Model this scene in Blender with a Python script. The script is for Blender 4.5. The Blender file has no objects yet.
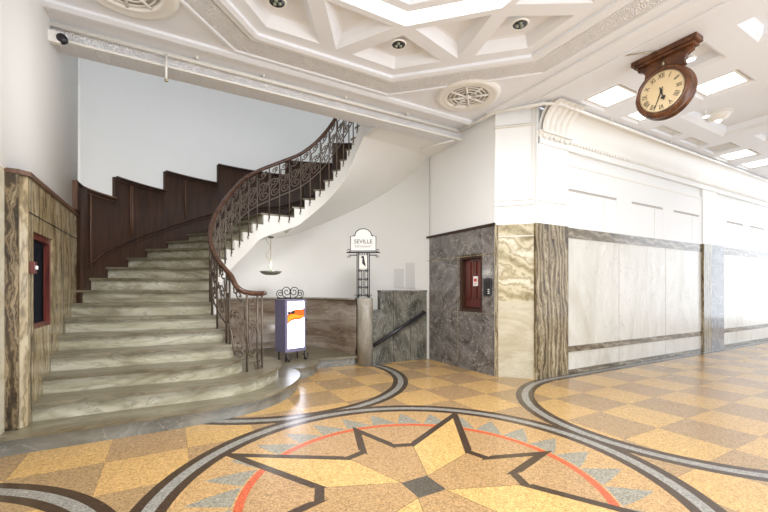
import bpy, bmesh, math, random
from math import sin, cos, pi, radians as R, atan2, sqrt, hypot
from mathutils import Vector, Matrix
from mathutils.geometry import tessellate_polygon
random.seed(7)
S = bpy.context.scene
C = S.collection
# ------------------------------------------------------------------ camera, world, light, exposure
cd = bpy.data.cameras.new('camera'); cam = bpy.data.objects.new('camera', cd); C.objects.link(cam)
cam.location = (0, 0, 1.4); cam.rotation_euler = (R(90), 0, R(-29.4))
cd.sensor_width = 36; cd.lens = 383/768*36; cd.shift_y = 34/768; cd.clip_start = .02
S.camera = cam
S.view_settings.view_transform = 'Standard'; S.view_settings.look = 'None'
S.view_settings.gamma = 1; S.view_settings.use_curve_mapping = False
S.view_settings.exposure = 0.19
W = bpy.data.worlds.new('world'); S.world = W; W.use_nodes = True
bg = W.node_tree.nodes['Background']; bg.inputs[0].default_value = (.86, .92, 1, 1); bg.inputs[1].default_value = 1.65
def area(name, loc, rot, sx, sy, power, col=(1, 1, 1)):
    l = bpy.data.lights.new(name, 'AREA'); l.shape = 'RECTANGLE'; l.size = sx; l.size_y = sy
    l.energy = power; l.color = col
    o = bpy.data.objects.new(name, l); C.objects.link(o); o.location = loc; o.rotation_euler = rot
    return o
H = 4.29          # ceiling height
DZ = 2.45         # dado height
area('skylight_lamp', (1.76, 2.32, 4.20), (0, 0, 0), 1.7, 1.7, 215, (.97, .98, 1))
area('stairwell_fill', (1.7, 7.0, 6.3), (0, 0, 0), 3.0, 1.8, 4, (.93, .97, 1))  # added fill for the stairwell walls, no visible source
area('corridor_daylight', (17.2, 1.0, 2.2), (R(90), 0, R(90)), 5.0, 3.6, 105, (.84, .91, 1))
area('foyer_fill', (4.2, -3.9, 1.5), (R(110), 0, R(52)), 7.0, 2.8, 205, (.95, .97, 1))  # unseen fill added behind the camera to lift left wall and ceiling

# ------------------------------------------------------------------ helpers
def tag(o, label=None, cat=None, group=None, kind=None):
    if label: o['label'] = label
    if cat: o['category'] = cat
    if group: o['group'] = group
    if kind: o['kind'] = kind
    return o
def thing(name, label, cat, loc=(0, 0, 0), group=None, rz=0):
    o = bpy.data.objects.new(name, None); C.objects.link(o); o.empty_display_size = .1
    o.location = loc; o.rotation_euler = (0, 0, rz)
    return tag(o, label, cat, group)
def origin_of(p):
    v = Vector((0, 0, 0))
    while p is not None:
        v += Vector(p.location); p = p.parent
    return v
class MB:
    def __init__(s): s.v = []; s.f = []; s.sm = []; s.mi = []
    def add(s, vs, fs, smooth=False, mi=0):
        n = len(s.v); s.v += [tuple(v) for v in vs]
        for f in fs: s.f.append([i+n for i in f]); s.sm.append(smooth); s.mi.append(mi)
        return s
    def box(s, x0, x1, y0, y1, z0, z1, mi=0, M=None):
        vs = [(x, y, z) for z in (z0, z1) for y in (y0, y1) for x in (x0, x1)]
        if M is not None: vs = [tuple(M @ Vector(v)) for v in vs]
        return s.add(vs, [(0, 2, 3, 1), (4, 5, 7, 6), (0, 1, 5, 4), (2, 6, 7, 3), (0, 4, 6, 2), (1, 3, 7, 5)], False, mi)
    def bar(s, a, b, w, z0, z1, mi=0):   # vertical slab along a-b (2d), thickness w to the left of a->b
        a = Vector(a[:2]); b = Vector(b[:2]); d = (b-a).normalized(); n = Vector((-d.y, d.x))*w
        return s.prism([a, b, b+n, a+n], z0, z1, mi=mi)
    def prism(s, poly, z0, z1, smooth=False, mi=0):
        poly = [tuple(p[:2]) for p in poly]; n = len(poly)
        ar = sum(poly[i][0]*poly[(i+1) % n][1]-poly[(i+1) % n][0]*poly[i][1] for i in range(n))
        if ar < 0: poly = poly[::-1]
        vs = [(x, y, z0) for x, y in poly]+[(x, y, z1) for x, y in poly]
        tri = tessellate_polygon([[Vector((x, y, 0)) for x, y in poly]])
        fs = []
        for t in tri:
            a, b, c = [Vector(poly[i]) for i in t]
            if (b-a).cross(c-a) < 0: t = (t[0], t[2], t[1])
            fs.append((t[0]+n, t[1]+n, t[2]+n)); fs.append((t[2], t[1], t[0]))
        s.add(vs, fs, False, mi)
        m = len(s.v)-2*n
        for i in range(n):
            j = (i+1) % n; s.f.append([m+i, m+j, m+n+j, m+n+i]); s.sm.append(smooth); s.mi.append(mi)
        return s
    def grid(s, rows, smooth=True, close=False, mi=0):   # rows of equal length point lists
        n = len(rows[0]); vs = [p for r in rows for p in r]; fs = []
        for i in range(len(rows)-1):
            for j in range(n if close else n-1):
                k = (j+1) % n; fs.append((i*n+j, i*n+k, (i+1)*n+k, (i+1)*n+j))
        return s.add(vs, fs, smooth, mi)
    def tube(s, pts, r, sides=6, caps=True, mi=0, closed=False):
        pts = [Vector(p) for p in pts]; n = len(pts); rr = r if isinstance(r, (list, tuple)) else [r]*n
        T = []
        for i in range(n):
            if closed: d = pts[(i+1) % n]-pts[i-1]
            else: d = pts[min(i+1, n-1)]-pts[max(i-1, 0)]
            T.append(d.normalized() if d.length > 1e-9 else Vector((0, 0, 1)))
        up = Vector((0, 0, 1)) if abs(T[0].z) < .9 else Vector((1, 0, 0))
        u = (up-T[0]*up.dot(T[0])).normalized(); rows = []
        for i in range(n):
            u = (u-T[i]*u.dot(T[i])); u = u.normalized() if u.length > 1e-6 else Vector((1, 0, 0)); w = T[i].cross(u)
            rows.append([pts[i]+(u*cos(2*pi*k/sides)+w*sin(2*pi*k/sides))*rr[i] for k in range(sides)])
        if closed: rows.append(rows[0])
        s.grid(rows, True, True, mi)
        if caps and not closed:
            s.add(rows[0], [tuple(range(sides))[::-1]], False, mi); s.add(rows[-1], [tuple(range(sides))], False, mi)
        return s
    def lathe(s, prof, c=(0, 0, 0), axis='z', seg=32, mi=0, smooth=True):
        rows = []
        for r, h in prof:
            row = []
            for k in range(seg):
                a = 2*pi*k/seg; p = (r*cos(a), r*sin(a), h)
                if axis == 'x': p = (p[2], p[0], p[1])
                if axis == 'y': p = (p[0], p[2], p[1])
                row.append((p[0]+c[0], p[1]+c[1], p[2]+c[2]))
            rows.append(row)
        return s.grid(rows, smooth, True, mi)
    def build(s, name, mats, parent=None, bevel=0, fixn=True):
        me = bpy.data.meshes.new(name); o = bpy.data.objects.new(name, me); C.objects.link(o)
        off = origin_of(parent) if parent is not None else Vector((0, 0, 0))
        rz = 0
        me.from_pydata([tuple(Vector(v)-off) for v in s.v], [], s.f)
        if not isinstance(mats, (list, tuple)): mats = [mats]
        for m in mats: me.materials.append(m)
        me.polygons.foreach_set('use_smooth', s.sm); me.polygons.foreach_set('material_index', s.mi)
        if fixn:
            b = bmesh.new(); b.from_mesh(me); bmesh.ops.remove_doubles(b, verts=b.verts, dist=1e-5)
            bmesh.ops.recalc_face_normals(b, faces=b.faces); b.to_mesh(me); b.free()
        me.update()
        if parent is not None: o.parent = parent
        if bevel:
            m = o.modifiers.new('bevel', 'BEVEL'); m.width = bevel; m.segments = 2; m.limit_method = 'ANGLE'; m.angle_limit = R(40)
        return o
def struct(name, mb, m, **k):
    o = mb.build(name, m, **k); o['kind'] = 'structure'; return o
def catmull(P, per=6):
    P = [Vector(p) for p in P]; out = []
    for i in range(len(P)-1):
        p0 = P[max(i-1, 0)]; p1 = P[i]; p2 = P[i+1]; p3 = P[min(i+2, len(P)-1)]
        for j in range(per):
            t = j/per
            out.append(.5*((2*p1)+(p2-p0)*t+(2*p0-5*p1+4*p2-p3)*t*t+(3*p1-p0-3*p2+p3)*t**3))
    out.append(P[-1]); return out
def copy_tree(o, parent=None):
    c = o.copy(); C.objects.link(c); c.parent = parent
    for ch in list(o.children): copy_tree(ch, c)
    return c
def text_mesh(body, size, M, mat, name, parent, depth=.002):
    cu = bpy.data.curves.new('t', 'FONT'); cu.body = body; cu.size = size; cu.align_x = 'CENTER'; cu.align_y = 'CENTER'; cu.extrude = depth; cu.resolution_u = 3
    to = bpy.data.objects.new('t', cu); C.objects.link(to)
    dg = bpy.context.evaluated_depsgraph_get(); me = bpy.data.meshes.new_from_object(to.evaluated_get(dg))
    bpy.data.objects.remove(to); bpy.data.curves.remove(cu)
    off = origin_of(parent); me.transform(Matrix.Translation(-off) @ M)
    me.materials.clear(); me.materials.append(mat)
    o = bpy.data.objects.new(name, me); C.objects.link(o); o.parent = parent; return o

# ------------------------------------------------------------------ node helpers
class NT:
    def __init__(s, name):
        s.m = bpy.data.materials.new(name); s.m.use_nodes = True; s.t = s.m.node_tree; s.n = s.t.nodes
        s.bsdf = s.n['Principled BSDF']
    def link(s, a, b): s.t.links.new(a, b)
    def set(s, sock, v):
        if isinstance(v, bpy.types.NodeSocket): s.link(v, sock)
        else: sock.default_value = v
    def M(s, op, a, b=None, c=None):
        n = s.n.new('ShaderNodeMath'); n.operation = op
        for i, v in enumerate((a, b, c)):
            if v is not None: s.set(n.inputs[i], v)
        return n.outputs[0]
    def mix(s, f, a, b):
        n = s.n.new('ShaderNodeMix'); n.data_type = 'RGBA'
        s.set(n.inputs[0], f); s.set(n.inputs[6], a if isinstance(a, bpy.types.NodeSocket) else (*a, 1))
        s.set(n.inputs[7], b if isinstance(b, bpy.types.NodeSocket) else (*b, 1)); return n.outputs[2]
    def co(s, kind='Object'):
        return s.n.new('ShaderNodeTexCoord').outputs[kind]
    def mapping(s, v, scale=(1, 1, 1), rot=(0, 0, 0)):
        n = s.n.new('ShaderNodeMapping'); s.link(v, n.inputs[0]); n.inputs['Scale'].default_value = scale; n.inputs['Rotation'].default_value = rot
        return n.outputs[0]
    def noise(s, v, scale, detail=3, rough=.5, dist=0):
        n = s.n.new('ShaderNodeTexNoise'); s.link(v, n.inputs['Vector']); n.inputs['Scale'].default_value = scale
        n.inputs['Detail'].default_value = detail; n.inputs['Roughness'].default_value = rough; n.inputs['Distortion'].default_value = dist
        return n.outputs[0]
    def ramp(s, f, stops):
        n = s.n.new('ShaderNodeValToRGB'); s.link(f, n.inputs[0]); e = n.color_ramp.elements
        while len(e) < len(stops): e.new(.5)
        for i, (p, c) in enumerate(stops): e[i].position = p; e[i].color = (*c, 1)
        return n.outputs[0]
    def bump(s, h, strength=.3, dist=.02):
        n = s.n.new('ShaderNodeBump'); s.set(n.inputs['Height'], h); n.inputs['Strength'].default_value = strength; n.inputs['Distance'].default_value = dist
        s.link(n.outputs[0], s.bsdf.inputs['Normal'])
    def out(s, col, rough=.5, metal=0, spec=.5):
        s.set(s.bsdf.inputs['Base Color'], col if isinstance(col, bpy.types.NodeSocket) else (*col, 1))
        s.set(s.bsdf.inputs['Roughness'], rough); s.bsdf.inputs['Metallic'].default_value = metal
        s.bsdf.inputs['Specular IOR Level'].default_value = spec
        return s.m
def paint(name, col, rough=.6, var=.04, sc=3, bumpy=0):
    t = NT(name); c = t.co(); f = t.noise(c, sc, 4)
    k = t.mix(f, tuple(x*(1-var) for x in col), tuple(min(1, x*(1+var)) for x in col))
    if bumpy: t.bump(t.noise(c, 60, 2), bumpy, .01)
    return t.out(k, rough)
def marble(name, cols, vein, scale=1.5, sc=(1, 1, 1), rot=(0, 0, 0), rough=.2, veinw=.02, dist=1.5, vs=1.2, vamt=.8):
    t = NT(name); c = t.mapping(t.co(), sc, rot)
    f = t.noise(c, scale, 7, .62, dist)
    col = t.ramp(f, [(.28+.44*i/(len(cols)-1), x) for i, x in enumerate(cols)])
    g = t.noise(c, scale*vs, 5, .55, dist*1.3)
    v = t.M('ABSOLUTE', t.M('SUBTRACT', g, .5))
    v = t.M('MULTIPLY', t.M('SUBTRACT', 1, t.M('MINIMUM', t.M('DIVIDE', v, veinw), 1)), vamt)
    col = t.mix(v, col, vein)
    g2 = t.noise(c, scale*9, 4, .6, .5); col = t.mix(t.M('MULTIPLY', g2, .35), col, tuple(x*.55 for x in cols[0]))
    return t.out(col, rough, 0, .5)
def banded(name, cols, wscale=3, dist=6, rot=(0, 0, 0), rough=.2, dscale=1, sc=(1, 1, 1)):
    t = NT(name); c = t.mapping(t.co(), sc, rot)
    w = t.n.new('ShaderNodeTexWave'); t.link(c, w.inputs['Vector']); w.wave_type = 'BANDS'; w.bands_direction = 'X'
    w.inputs['Scale'].default_value = wscale; w.inputs['Distortion'].default_value = dist; w.inputs['Detail'].default_value = 5
    w.inputs['Detail Scale'].default_value = dscale; w.inputs['Detail Roughness'].default_value = .6
    f = t.M('ADD', t.M('MULTIPLY', w.outputs['Fac'], .55), t.M('MULTIPLY', t.noise(c, 6, 6, .65), .5))
    col = t.ramp(f, [(.2+.62*i/(len(cols)-1), x) for i, x in enumerate(cols)])
    return t.out(col, rough)
def wood(name, a, b, rough=.35, sc=(14, 14, 1.2)):
    t = NT(name); c = t.mapping(t.co(), sc); f = t.noise(c, 1.6, 6, .6, .6)
    return t.out(t.ramp(f, [(.3, a), (.7, b)]), rough)
def metal(name, a, b, rough=.45, m=.6):
    t = NT(name); f = t.noise(t.co(), 25, 4); return t.out(t.mix(f, a, b), rough, m)
def emit(name, col, st, base=(.8, .8, .8)):
    t = NT(name); t.out(base, .5); t.bsdf.inputs['Emission Color'].default_value = (*col, 1); t.bsdf.inputs['Emission Strength'].default_value = st
    # faint procedural unevenness of the diffuser
    f = t.noise(t.co(), 4, 2); k = t.mix(f, tuple(x*.95 for x in col), col); t.link(k, t.bsdf.inputs['Emission Color']); return t.m

M_wall = paint('white_wall_paint', (.86, .862, .85), .5, .02, 1.5, .04)
M_wall2 = paint('stairwell_paint', (.84, .83, .80), .6, .03, .8, .05)
M_ceil = paint('ceiling_paint', (.87, .885, .93), .55, .015, 2)
M_trimw = paint('gloss_white_paint', (.87, .85, .80), .35, .02, 4)
M_brown = banded('brown_wavy_marble', [(.045, .030, .015), (.16, .115, .055), (.33, .26, .145), (.13, .092, .045), (.44, .37, .24)], 3.4, 11, (0, .15, .4), .14, 1.3, (1, 1, .3))
M_brownd = banded('dark_mottled_marble', [(.02, .013, .008), (.09, .06, .03), (.22, .16, .09), (.05, .035, .02), (.30, .23, .14)], 3.0, 12, (0, .1, .4), .16, 1.6, (1, 1, .35))
M_brownh = banded('brown_cross_marble', [(.06, .043, .025), (.22, .17, .10), (.13, .10, .06), (.33, .28, .2)], 2.2, 7, (0, R(85), .3), .14, 1.3)
M_grey = marble('grey_violet_marble', [(.06, .05, .045), (.15, .135, .125), (.23, .21, .20), (.32, .29, .26)], (.62, .6, .57), 1.15, (1, 1.2, 1.1), (.6, .3, 0), .13, .014, 3.0, 1.4, .75)
M_greyb = banded('brown_grey_hatch_marble', [(.11, .08, .04), (.27, .205, .11), (.39, .31, .18), (.20, .15, .08), (.45, .38, .25)], 1.1, 12, (0, .25, R(70)), .18, 2.2, (1, 1, .3))
M_green = marble('green_grey_marble', [(.03, .03, .024), (.10, .097, .078), (.19, .18, .145), (.29, .275, .225)], (.5, .52, .45), 2.0, (1, 1, .5), (0, .5, 0), .16, .02, 2.5, 1.3, .5)
M_cream = marble('cream_white_marble', [(.58, .53, .44), (.70, .67, .59), (.78, .75, .68), (.83, .81, .76)], (.42, .37, .3), .75, (1, 1, .35), (0, .3, 0), .30, .012, 2.8, 2, .55)
M_chamf = banded('tan_swirl_marble', [(.24, .19, .10), (.5, .43, .28), (.62, .56, .4), (.36, .29, .17), (.7, .66, .52)], .8, 9, (.4, R(60), .5), .13, 1.2)
M_chamflo = marble('pale_tan_marble', [(.46, .4, .27), (.62, .57, .43), (.72, .68, .56)], (.4, .36, .27), 1.0, (1, 1, 1.8), (.5, .3, 0), .13, .015, 2.2, 2, .4)
M_dado = marble('brown_dado_marble', [(.10, .065, .045), (.25, .18, .13), (.36, .29, .22), (.5, .44, .36)], (.6, .55, .47), 1.6, (.5, .5, 3.2), (.1, .12, 0), .26, .012, 1.0, 1.6, .5)
M_tread = marble('worn_tread_marble', [(.10, .082, .048), (.18, .152, .095), (.25, .22, .15), (.33, .30, .22)], (.09, .075, .045), 1.3, (.5, 1.9, 1.6), (0, 0, .2), .28, .025, 1.6, 1.5, .65)
M_riser = marble('grey_riser_marble', [(.22, .19, .12), (.42, .385, .27), (.60, .565, .44), (.78, .75, .65)], (.24, .22, .16), 1.4, (.5, 1.5, 2.2), (0, 0, .3), .25, .03, 1.8, 1.4, .6)
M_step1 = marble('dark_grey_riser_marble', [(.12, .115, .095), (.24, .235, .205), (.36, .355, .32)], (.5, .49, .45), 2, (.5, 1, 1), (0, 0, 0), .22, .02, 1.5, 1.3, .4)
M_wood = wood('dark_mahogany', (.020, .008, .004), (.066, .028, .013), .55)
M_wood2 = wood('mahogany_moulding', (.08, .04, .024), (.16, .085, .05), .35)
M_red = wood('red_mahogany', (.05, .012, .010), (.17, .04, .03), .28)
M_clockw = wood('clock_mahogany', (.05, .018, .008), (.2, .075, .028), .25, (6, 6, 6))
M_iron = metal('wrought_iron', (.08, .062, .05), (.22, .17, .13), .42, .4)
M_iron2 = metal('black_iron', (.012, .012, .014), (.04, .04, .045), .4, .5)
M_rail = wood('handrail_wood', (.04, .018, .010), (.13, .06, .035), .25, (8, 8, 8))
M_black = paint('black_plastic', (.015, .015, .02), .3)
M_dark = paint('dark_lens', (.02, .018, .018), .2)
M_bronze = metal('patina_bronze', (.20, .22, .16), (.42, .43, .34), .4, .4)
M_brass = metal('brass_rod', (.4, .33, .2), (.6, .52, .36), .3, .8)
M_purple = metal('violet_grey_metal', (.2, .18, .3), (.28, .26, .4), .35, .2)
M_cable = paint('cream_pipe_paint', (.86, .84, .79), .3, .02)
M_colm = marble('column_marble', [(.15, .12, .085), (.30, .27, .21), (.44, .41, .35), (.52, .5, .44)], (.2, .16, .12), 1.4, (1, 1, .5), (.3, 0, 0), .16, .015, 2, 1.5, .5)
E_sky = emit('skylight_glow', (1, .98, .93), 1.6)
E_cove = emit('cove_glow', (1, .97, .88), 2.6)
E_panel = emit('light_panel_glow', (1, 1, .98), 3.2)
E_spot = emit('spot_lamp_glow', (1, .97, .86), 12)
E_box = emit('lightbox_glow', (.80, .85, 1), 4.5)

M_ventshade = paint('vent_and_slot_shade_grey', (.50, .46, .42), .7)
def relief_mat():
    t = NT('ornament_relief'); c = t.co(); v = t.n.new('ShaderNodeTexVoronoi'); t.link(c, v.inputs['Vector']); v.inputs['Scale'].default_value = 16
    d = v.outputs['Distance']; w = t.M('SINE', t.M('MULTIPLY', d, 22)); t.bump(w, .7, .009)
    return t.out((.87, .86, .87), .55)
M_relief = relief_mat()
def egg_mat():
    t = NT('egg_relief'); sx = t.n.new('ShaderNodeSeparateXYZ'); t.link(t.co(), sx.inputs[0])
    a = t.M('COSINE', t.M('MULTIPLY', sx.outputs[0], 2*pi/.13)); b = t.M('COSINE', t.M('MULTIPLY', t.M('SUBTRACT', sx.outputs[2], 4.19), 2*pi/.2))
    t.bump(t.M('MULTIPLY', t.M('ADD', a, 1), t.M('ADD', b, .2)), .7, .015); return t.out((.83, .81, .77), .5)
M_egg = egg_mat()

# ------------------------------------------------------------------ terrazzo floor material
def floor_mat():
    t = NT('terrazzo_floor'); M = t.M
    co = t.co(); sx = t.n.new('ShaderNodeSeparateXYZ'); t.link(co, sx.inputs[0]); X, Y = sx.outputs[0], sx.outputs[1]
    YEL = (.51, .325, .12); TAN = (.32, .212, .105); DK = (.034, .02, .014); GR = (.25, .245, .225); BL = (.20, .225, .205); RED = (.50, .09, .035); DIA = (.06, .055, .045)
    def lt(a, b): return M('LESS_THAN', a, b)
    def gt(a, b): return M('GREATER_THAN', a, b)
    def AND(a, b): return M('MULTIPLY', a, b)
    # checker
    T = .597
    u = M('DIVIDE', M('SUBTRACT', X, .15), T); v = M('DIVIDE', M('SUBTRACT', Y, 2.02), .60)
    par = M('FLOORED_MODULO', M('ADD', M('ADD', M('FLOOR', u), M('FLOOR', v)), 1), 2)
    tn = t.n.new('ShaderNodeTexWhiteNoise'); tn.noise_dimensions = '2D'
    cx = t.n.new('ShaderNodeCombineXYZ'); t.link(M('FLOOR', u), cx.inputs[0]); t.link(M('FLOOR', v), cx.inputs[1]); t.link(cx.outputs[0], tn.inputs['Vector'])
    def edge(w): f = M('FRACT', w); return M('MINIMUM', f, M('SUBTRACT', 1, f))
    joint = lt(M('MINIMUM', edge(u), edge(v)), .0055)
    col = t.mix(par, YEL, TAN)
    col = t.mix(M('MULTIPLY', tn.outputs[0], .22), col, (.5, .27, .13))
    col = t.mix(M('MULTIPLY', joint, .45), col, (.2, .11, .05))
    CX, CY = 1.586, 2.245
    def dist(cx_, cy_): 
        dx = M('SUBTRACT', X, cx_); dy = M('SUBTRACT', Y, cy_)
        return M('SQRT', M('ADD', M('MULTIPLY', dx, dx), M('MULTIPLY', dy, dy))), dx, dy
    def ring(col, r, r0, hw=.115, gw=.042):
        a = M('ABSOLUTE', M('SUBTRACT', r, r0))
        col = t.mix(lt(a, hw), col, DK); return t.mix(lt(a, gw), col, GR)
    sx_ = M('MINIMUM', M('SUBTRACT', X, 5.3), 0); sy_ = M('SUBTRACT', Y, 2.2)
    col = ring(col, M('SQRT', M('ADD', M('MULTIPLY', sx_, sx_), M('MULTIPLY', sy_, sy_))), 1.76)
    for c_, r0 in (((-1.92, 2.22), 1.67), ((1.52, 5.98), 1.87)):
        r, _, _ = dist(*c_); col = ring(col, r, r0)
    r, dx, dy = dist(CX, CY)
    inside = lt(r, 1.79)
    # star interior and surroundings
    ang = M('ARCTAN2', dy, dx)
    pp = M('PINGPONG', M('ADD', ang, 2*pi+R(2.5)), pi/4)
    px, py = M('MULTIPLY', r, M('COSINE', pp)), M('MULTIPLY', r, M('SINE', pp))
    def pol(rr, d): return (rr*cos(R(d)), rr*sin(R(d)))
    A, B, Cc, D = pol(1.215, 0), pol(.735, 12), pol(.735, 25), pol(1.66, 45)
    def line(P, Q):   # signed distance, positive = outwards (right of P->Q reversed)
        ux, uy = Q[0]-P[0], Q[1]-P[1]; L = hypot(ux, uy); nx, ny = uy/L, -ux/L
        if nx*P[0]+ny*P[1] < 0: nx, ny = -nx, -ny
        return M('SUBTRACT', M('ADD', M('MULTIPLY', px, nx), M('MULTIPLY', py, ny)), nx*P[0]+ny*P[1])
    d1, d2, d3 = line(A, B), line(B, Cc), line(Cc, D)
    seg1 = lt(pp, R(12)); seg3 = gt(pp, R(25))
    sd = M('ADD', M('ADD', M('MULTIPLY', d1, seg1), M('MULTIPLY', d3, seg3)), M('MULTIPLY', d2, M('SUBTRACT', M('SUBTRACT', 1, seg1), seg3)))
    # kite (light) versus dark sectors inside the star
    q = .115; P0, P1 = (q, q), Cc
    ux, uy = P1[0]-P0[0], P1[1]-P0[1]; L = hypot(ux, uy)
    kd = M('ADD', M('MULTIPLY', M('SUBTRACT', px, P0[0]), -uy/L), M('MULTIPLY', M('SUBTRACT', py, P0[1]), ux/L))
    starc = t.mix(gt(kd, 0), (.35, .215, .095), (.52, .335, .12))
    starc = t.mix(M('MULTIPLY', lt(M('ABSOLUTE', kd), .004), .7), starc, (.15, .08, .03))
    # annulus
    outc = t.mix(lt(r, 1.24), (.43, .27, .12), (.37, .23, .11))
    k = M('MULTIPLY', ang, 30/(2*pi)); fr = M('FRACT', M('ADD', k, 30.44))
    hgt = M('MINIMUM', M('DIVIDE', fr, .78), M('DIVIDE', M('SUBTRACT', 1, fr), .22))
    tri = AND(gt(r, 1.29), lt(r, M('ADD', 1.27, M('MULTIPLY', hgt, .33))))
    outc = t.mix(M('MULTIPLY', tri, M('ADD', .45, M('MULTIPLY', t.noise(co, 60, 2), .7))), outc, BL)
    outc = t.mix(lt(M('ABSOLUTE', M('SUBTRACT', r, 1.245)), .03), outc, RED)
    cin = t.mix(lt(sd, 0), outc, starc)
    cin = t.mix(lt(M('ABSOLUTE', sd), .034), cin, DK)
    dia = AND(lt(M('ABSOLUTE', dx), q), lt(M('ABSOLUTE', dy), q)); cin = t.mix(dia, cin, DIA)
    col = t.mix(inside, col, cin)
    col = ring(col, r, 1.80)
    # terrazzo chips
    vo = t.n.new('ShaderNodeTexVoronoi'); t.link(co, vo.inputs['Vector']); vo.inputs['Scale'].default_value = 100
    sp = t.n.new('ShaderNodeSeparateColor'); t.link(vo.outputs['Color'], sp.inputs[0])
    sc = M('ADD', M('MULTIPLY', M('SUBTRACT', sp.outputs[0], .5), .7), 1.0)
    hs = t.n.new('ShaderNodeHueSaturation'); t.link(col, hs.inputs['Color']); t.link(sc, hs.inputs['Value']); hs.inputs['Saturation'].default_value = 1.0
    big = t.noise(co, 1.1, 4); c2 = t.mix(M('MULTIPLY', big, .10), hs.outputs[0], (.52, .34, .18))
    rg = M('ADD', .15, M('MULTIPLY', t.noise(co, 5, 3), .18))
    return t.out(c2, rg, 0, .5)
M_floor = floor_mat()

# ------------------------------------------------------------------ shell
CE = (1.75, 6.30); EA, EB = 2.85, 2.2
def ell(phi, off=0):
    x = (EA-off)*cos(phi); y = (EB-off)*sin(phi); q = min(1, max(0, (phi-R(145))/R(23))); x -= .06*q*q*(3-2*q); return (CE[0]+x, CE[1]+y)
m = MB(); m.add([(-1.3, -4, 0), (18, -4, 0), (18, 4.2, 0), (5.1, 4.2, 0), (4.7, 9, 0), (-1.3, 9, 0)], [(0, 1, 2, 3, 4, 5)])
struct('floor', m, M_floor)

# ceiling with coffers
def octa(a, c=(1.76, 2.32)):
    r = a/cos(pi/8); return [(c[0]+r*cos(pi/8+i*pi/4), c[1]+r*sin(pi/8+i*pi/4)) for i in range(8)]
AI, AO = 1.22, 2.10
inn, out = octa(AI), octa(AO)
def inset(poly, d):
    n = len(poly); P = [Vector(p) for p in poly]; ar = sum(P[i].cross(P[(i+1) % n]) for i in range(n))
    sg = 1 if ar > 0 else -1; res = []
    for i in range(n):
        a, b, c = P[i-1], P[i], P[(i+1) % n]; e1 = (b-a).normalized(); e2 = (c-b).normalized()
        n1 = Vector((-e1.y, e1.x))*sg; n2 = Vector((-e2.y, e2.x))*sg; bis = (n1+n2); bis = bis/(1+n1.dot(n2)); res.append(tuple(b+bis*d))
    return res
holes = [inn]; coffers = []
for i in range(8):
    a, b = Vector(inn[i]), Vector(inn[(i+1) % 8]); A, B = Vector(out[i]), Vector(out[(i+1) % 8]); mid = (A+B)/2
    nrm = (mid-Vector((1.76, 2.32))).normalized()
    coffers.append(inset([a+nrm*.02, mid-nrm*.02, b+nrm*.02][::-1], .055))
    p0 = Vector(out[i-1]); pm = (p0+A)/2
    coffers.append(inset([a, mid-nrm*.02, A, pm-(pm-Vector((1.76, 2.32))).normalized()*.02], .12))
rects = [(5.5, 6.15, 3.05, 3.65, 1), (6.6, 7.15, 3.1, 3.65, 1), (5.45, 6.05, 2.05, 2.7, 0), (6.5, 7.1, 2.08, 2.7, 1),
         (5.4, 6.0, 1.1, 1.75, 0), (6.5, 7.1, 1.1, 1.75, 0), (7.4, 9.1, 1.9, 3.15, 2), (7.4, 9.1, .3, 1.6, 2),
         (7.55, 8.35, 3.45, 3.65, 3), (8.6, 9.35, 3.45, 3.65, 3), (9.55, 10.1, 3.2, 3.65, 3), (10.35, 11.05, 3.15, 3.75, 1),
         (11.5, 12.2, 3.15, 3.75, 1), (9.55, 10.1, 2.2, 2.85, 0), (10.35, 11.05, 2.1, 2.75, 1), (11.5, 12.2, 2.1, 2.75, 0), (12.7, 14.4, 2.0, 3.2, 2)]
holes += coffers+[[(x0, y0), (x1, y0), (x1, y1), (x0, y1)] for x0, x1, y0, y1, _ in rects]
outer = [(-1.24, -1.6), (17, -1.6), (17, 4.06), (5.06, 4.06), (4.6, 4.52), (4.6, 5.36), (-1.24, 5.36)]
polys = [[Vector((x, y, 0)) for x, y in p] for p in [outer]+holes]
flat = [p for q in polys for p in q]
m = MB()
m.add([(p.x, p.y, H) for p in flat], [tuple(t) for t in tessellate_polygon(polys)])
def recess(mb, poly, z0, z1, d, floor=True):
    q = inset(poly, d); n = len(poly); vs = [(x, y, z0) for x, y in poly]+[(x, y, z1) for x, y in q]
    mb.add(vs, [(i, (i+1) % n, n+(i+1) % n, n+i) for i in range(n)]+([tuple(range(n, 2*n))] if floor else []))
for c in coffers:
    recess(m, c, H, H+.05, .04, False)
    c2 = inset(c, .04); recess(m, c2, H+.05, H+.11, .035, False); c3 = inset(c2, .035); recess(m, c3, H+.11, H+.12, .03)
for x0, x1, y0, y1, k in rects:
    p = [(x0, y0), (x1, y0), (x1, y1), (x0, y1)]
    if k == 3: recess(m, p, H, H+.06, .03); continue
    recess(m, p, H, H+.04, .05 if k < 2 else .08, False); q = inset(p, .05 if k < 2 else .08); recess(m, q, H+.04, H+.13, .02)
def octring(mb, prof, c=(1.76, 2.32)):
    rows = [[(x, y, z) for x, y in octa(a, c)] for a, z in prof]; mb.grid(rows, False, True)
octring(m, [(AI, H), (AI, H+.03)])
octring(m, [(1.10, H+.10), (1.10, H+.06), (1.0, H+.06), (1.0, H+.16), (.93, H+.16), (.93, H+.13), (.86, H+.13), (.86, H+.22)])
octring(m, [(2.12, H), (2.12, H-.035), (2.17, H-.05), (2.2, H-.03), (2.25, H-.03), (2.27, H-.005)])
octring(m, [(2.53, H-.002), (2.55, H-.03), (2.58, H-.03), (2.60, H)])
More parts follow.
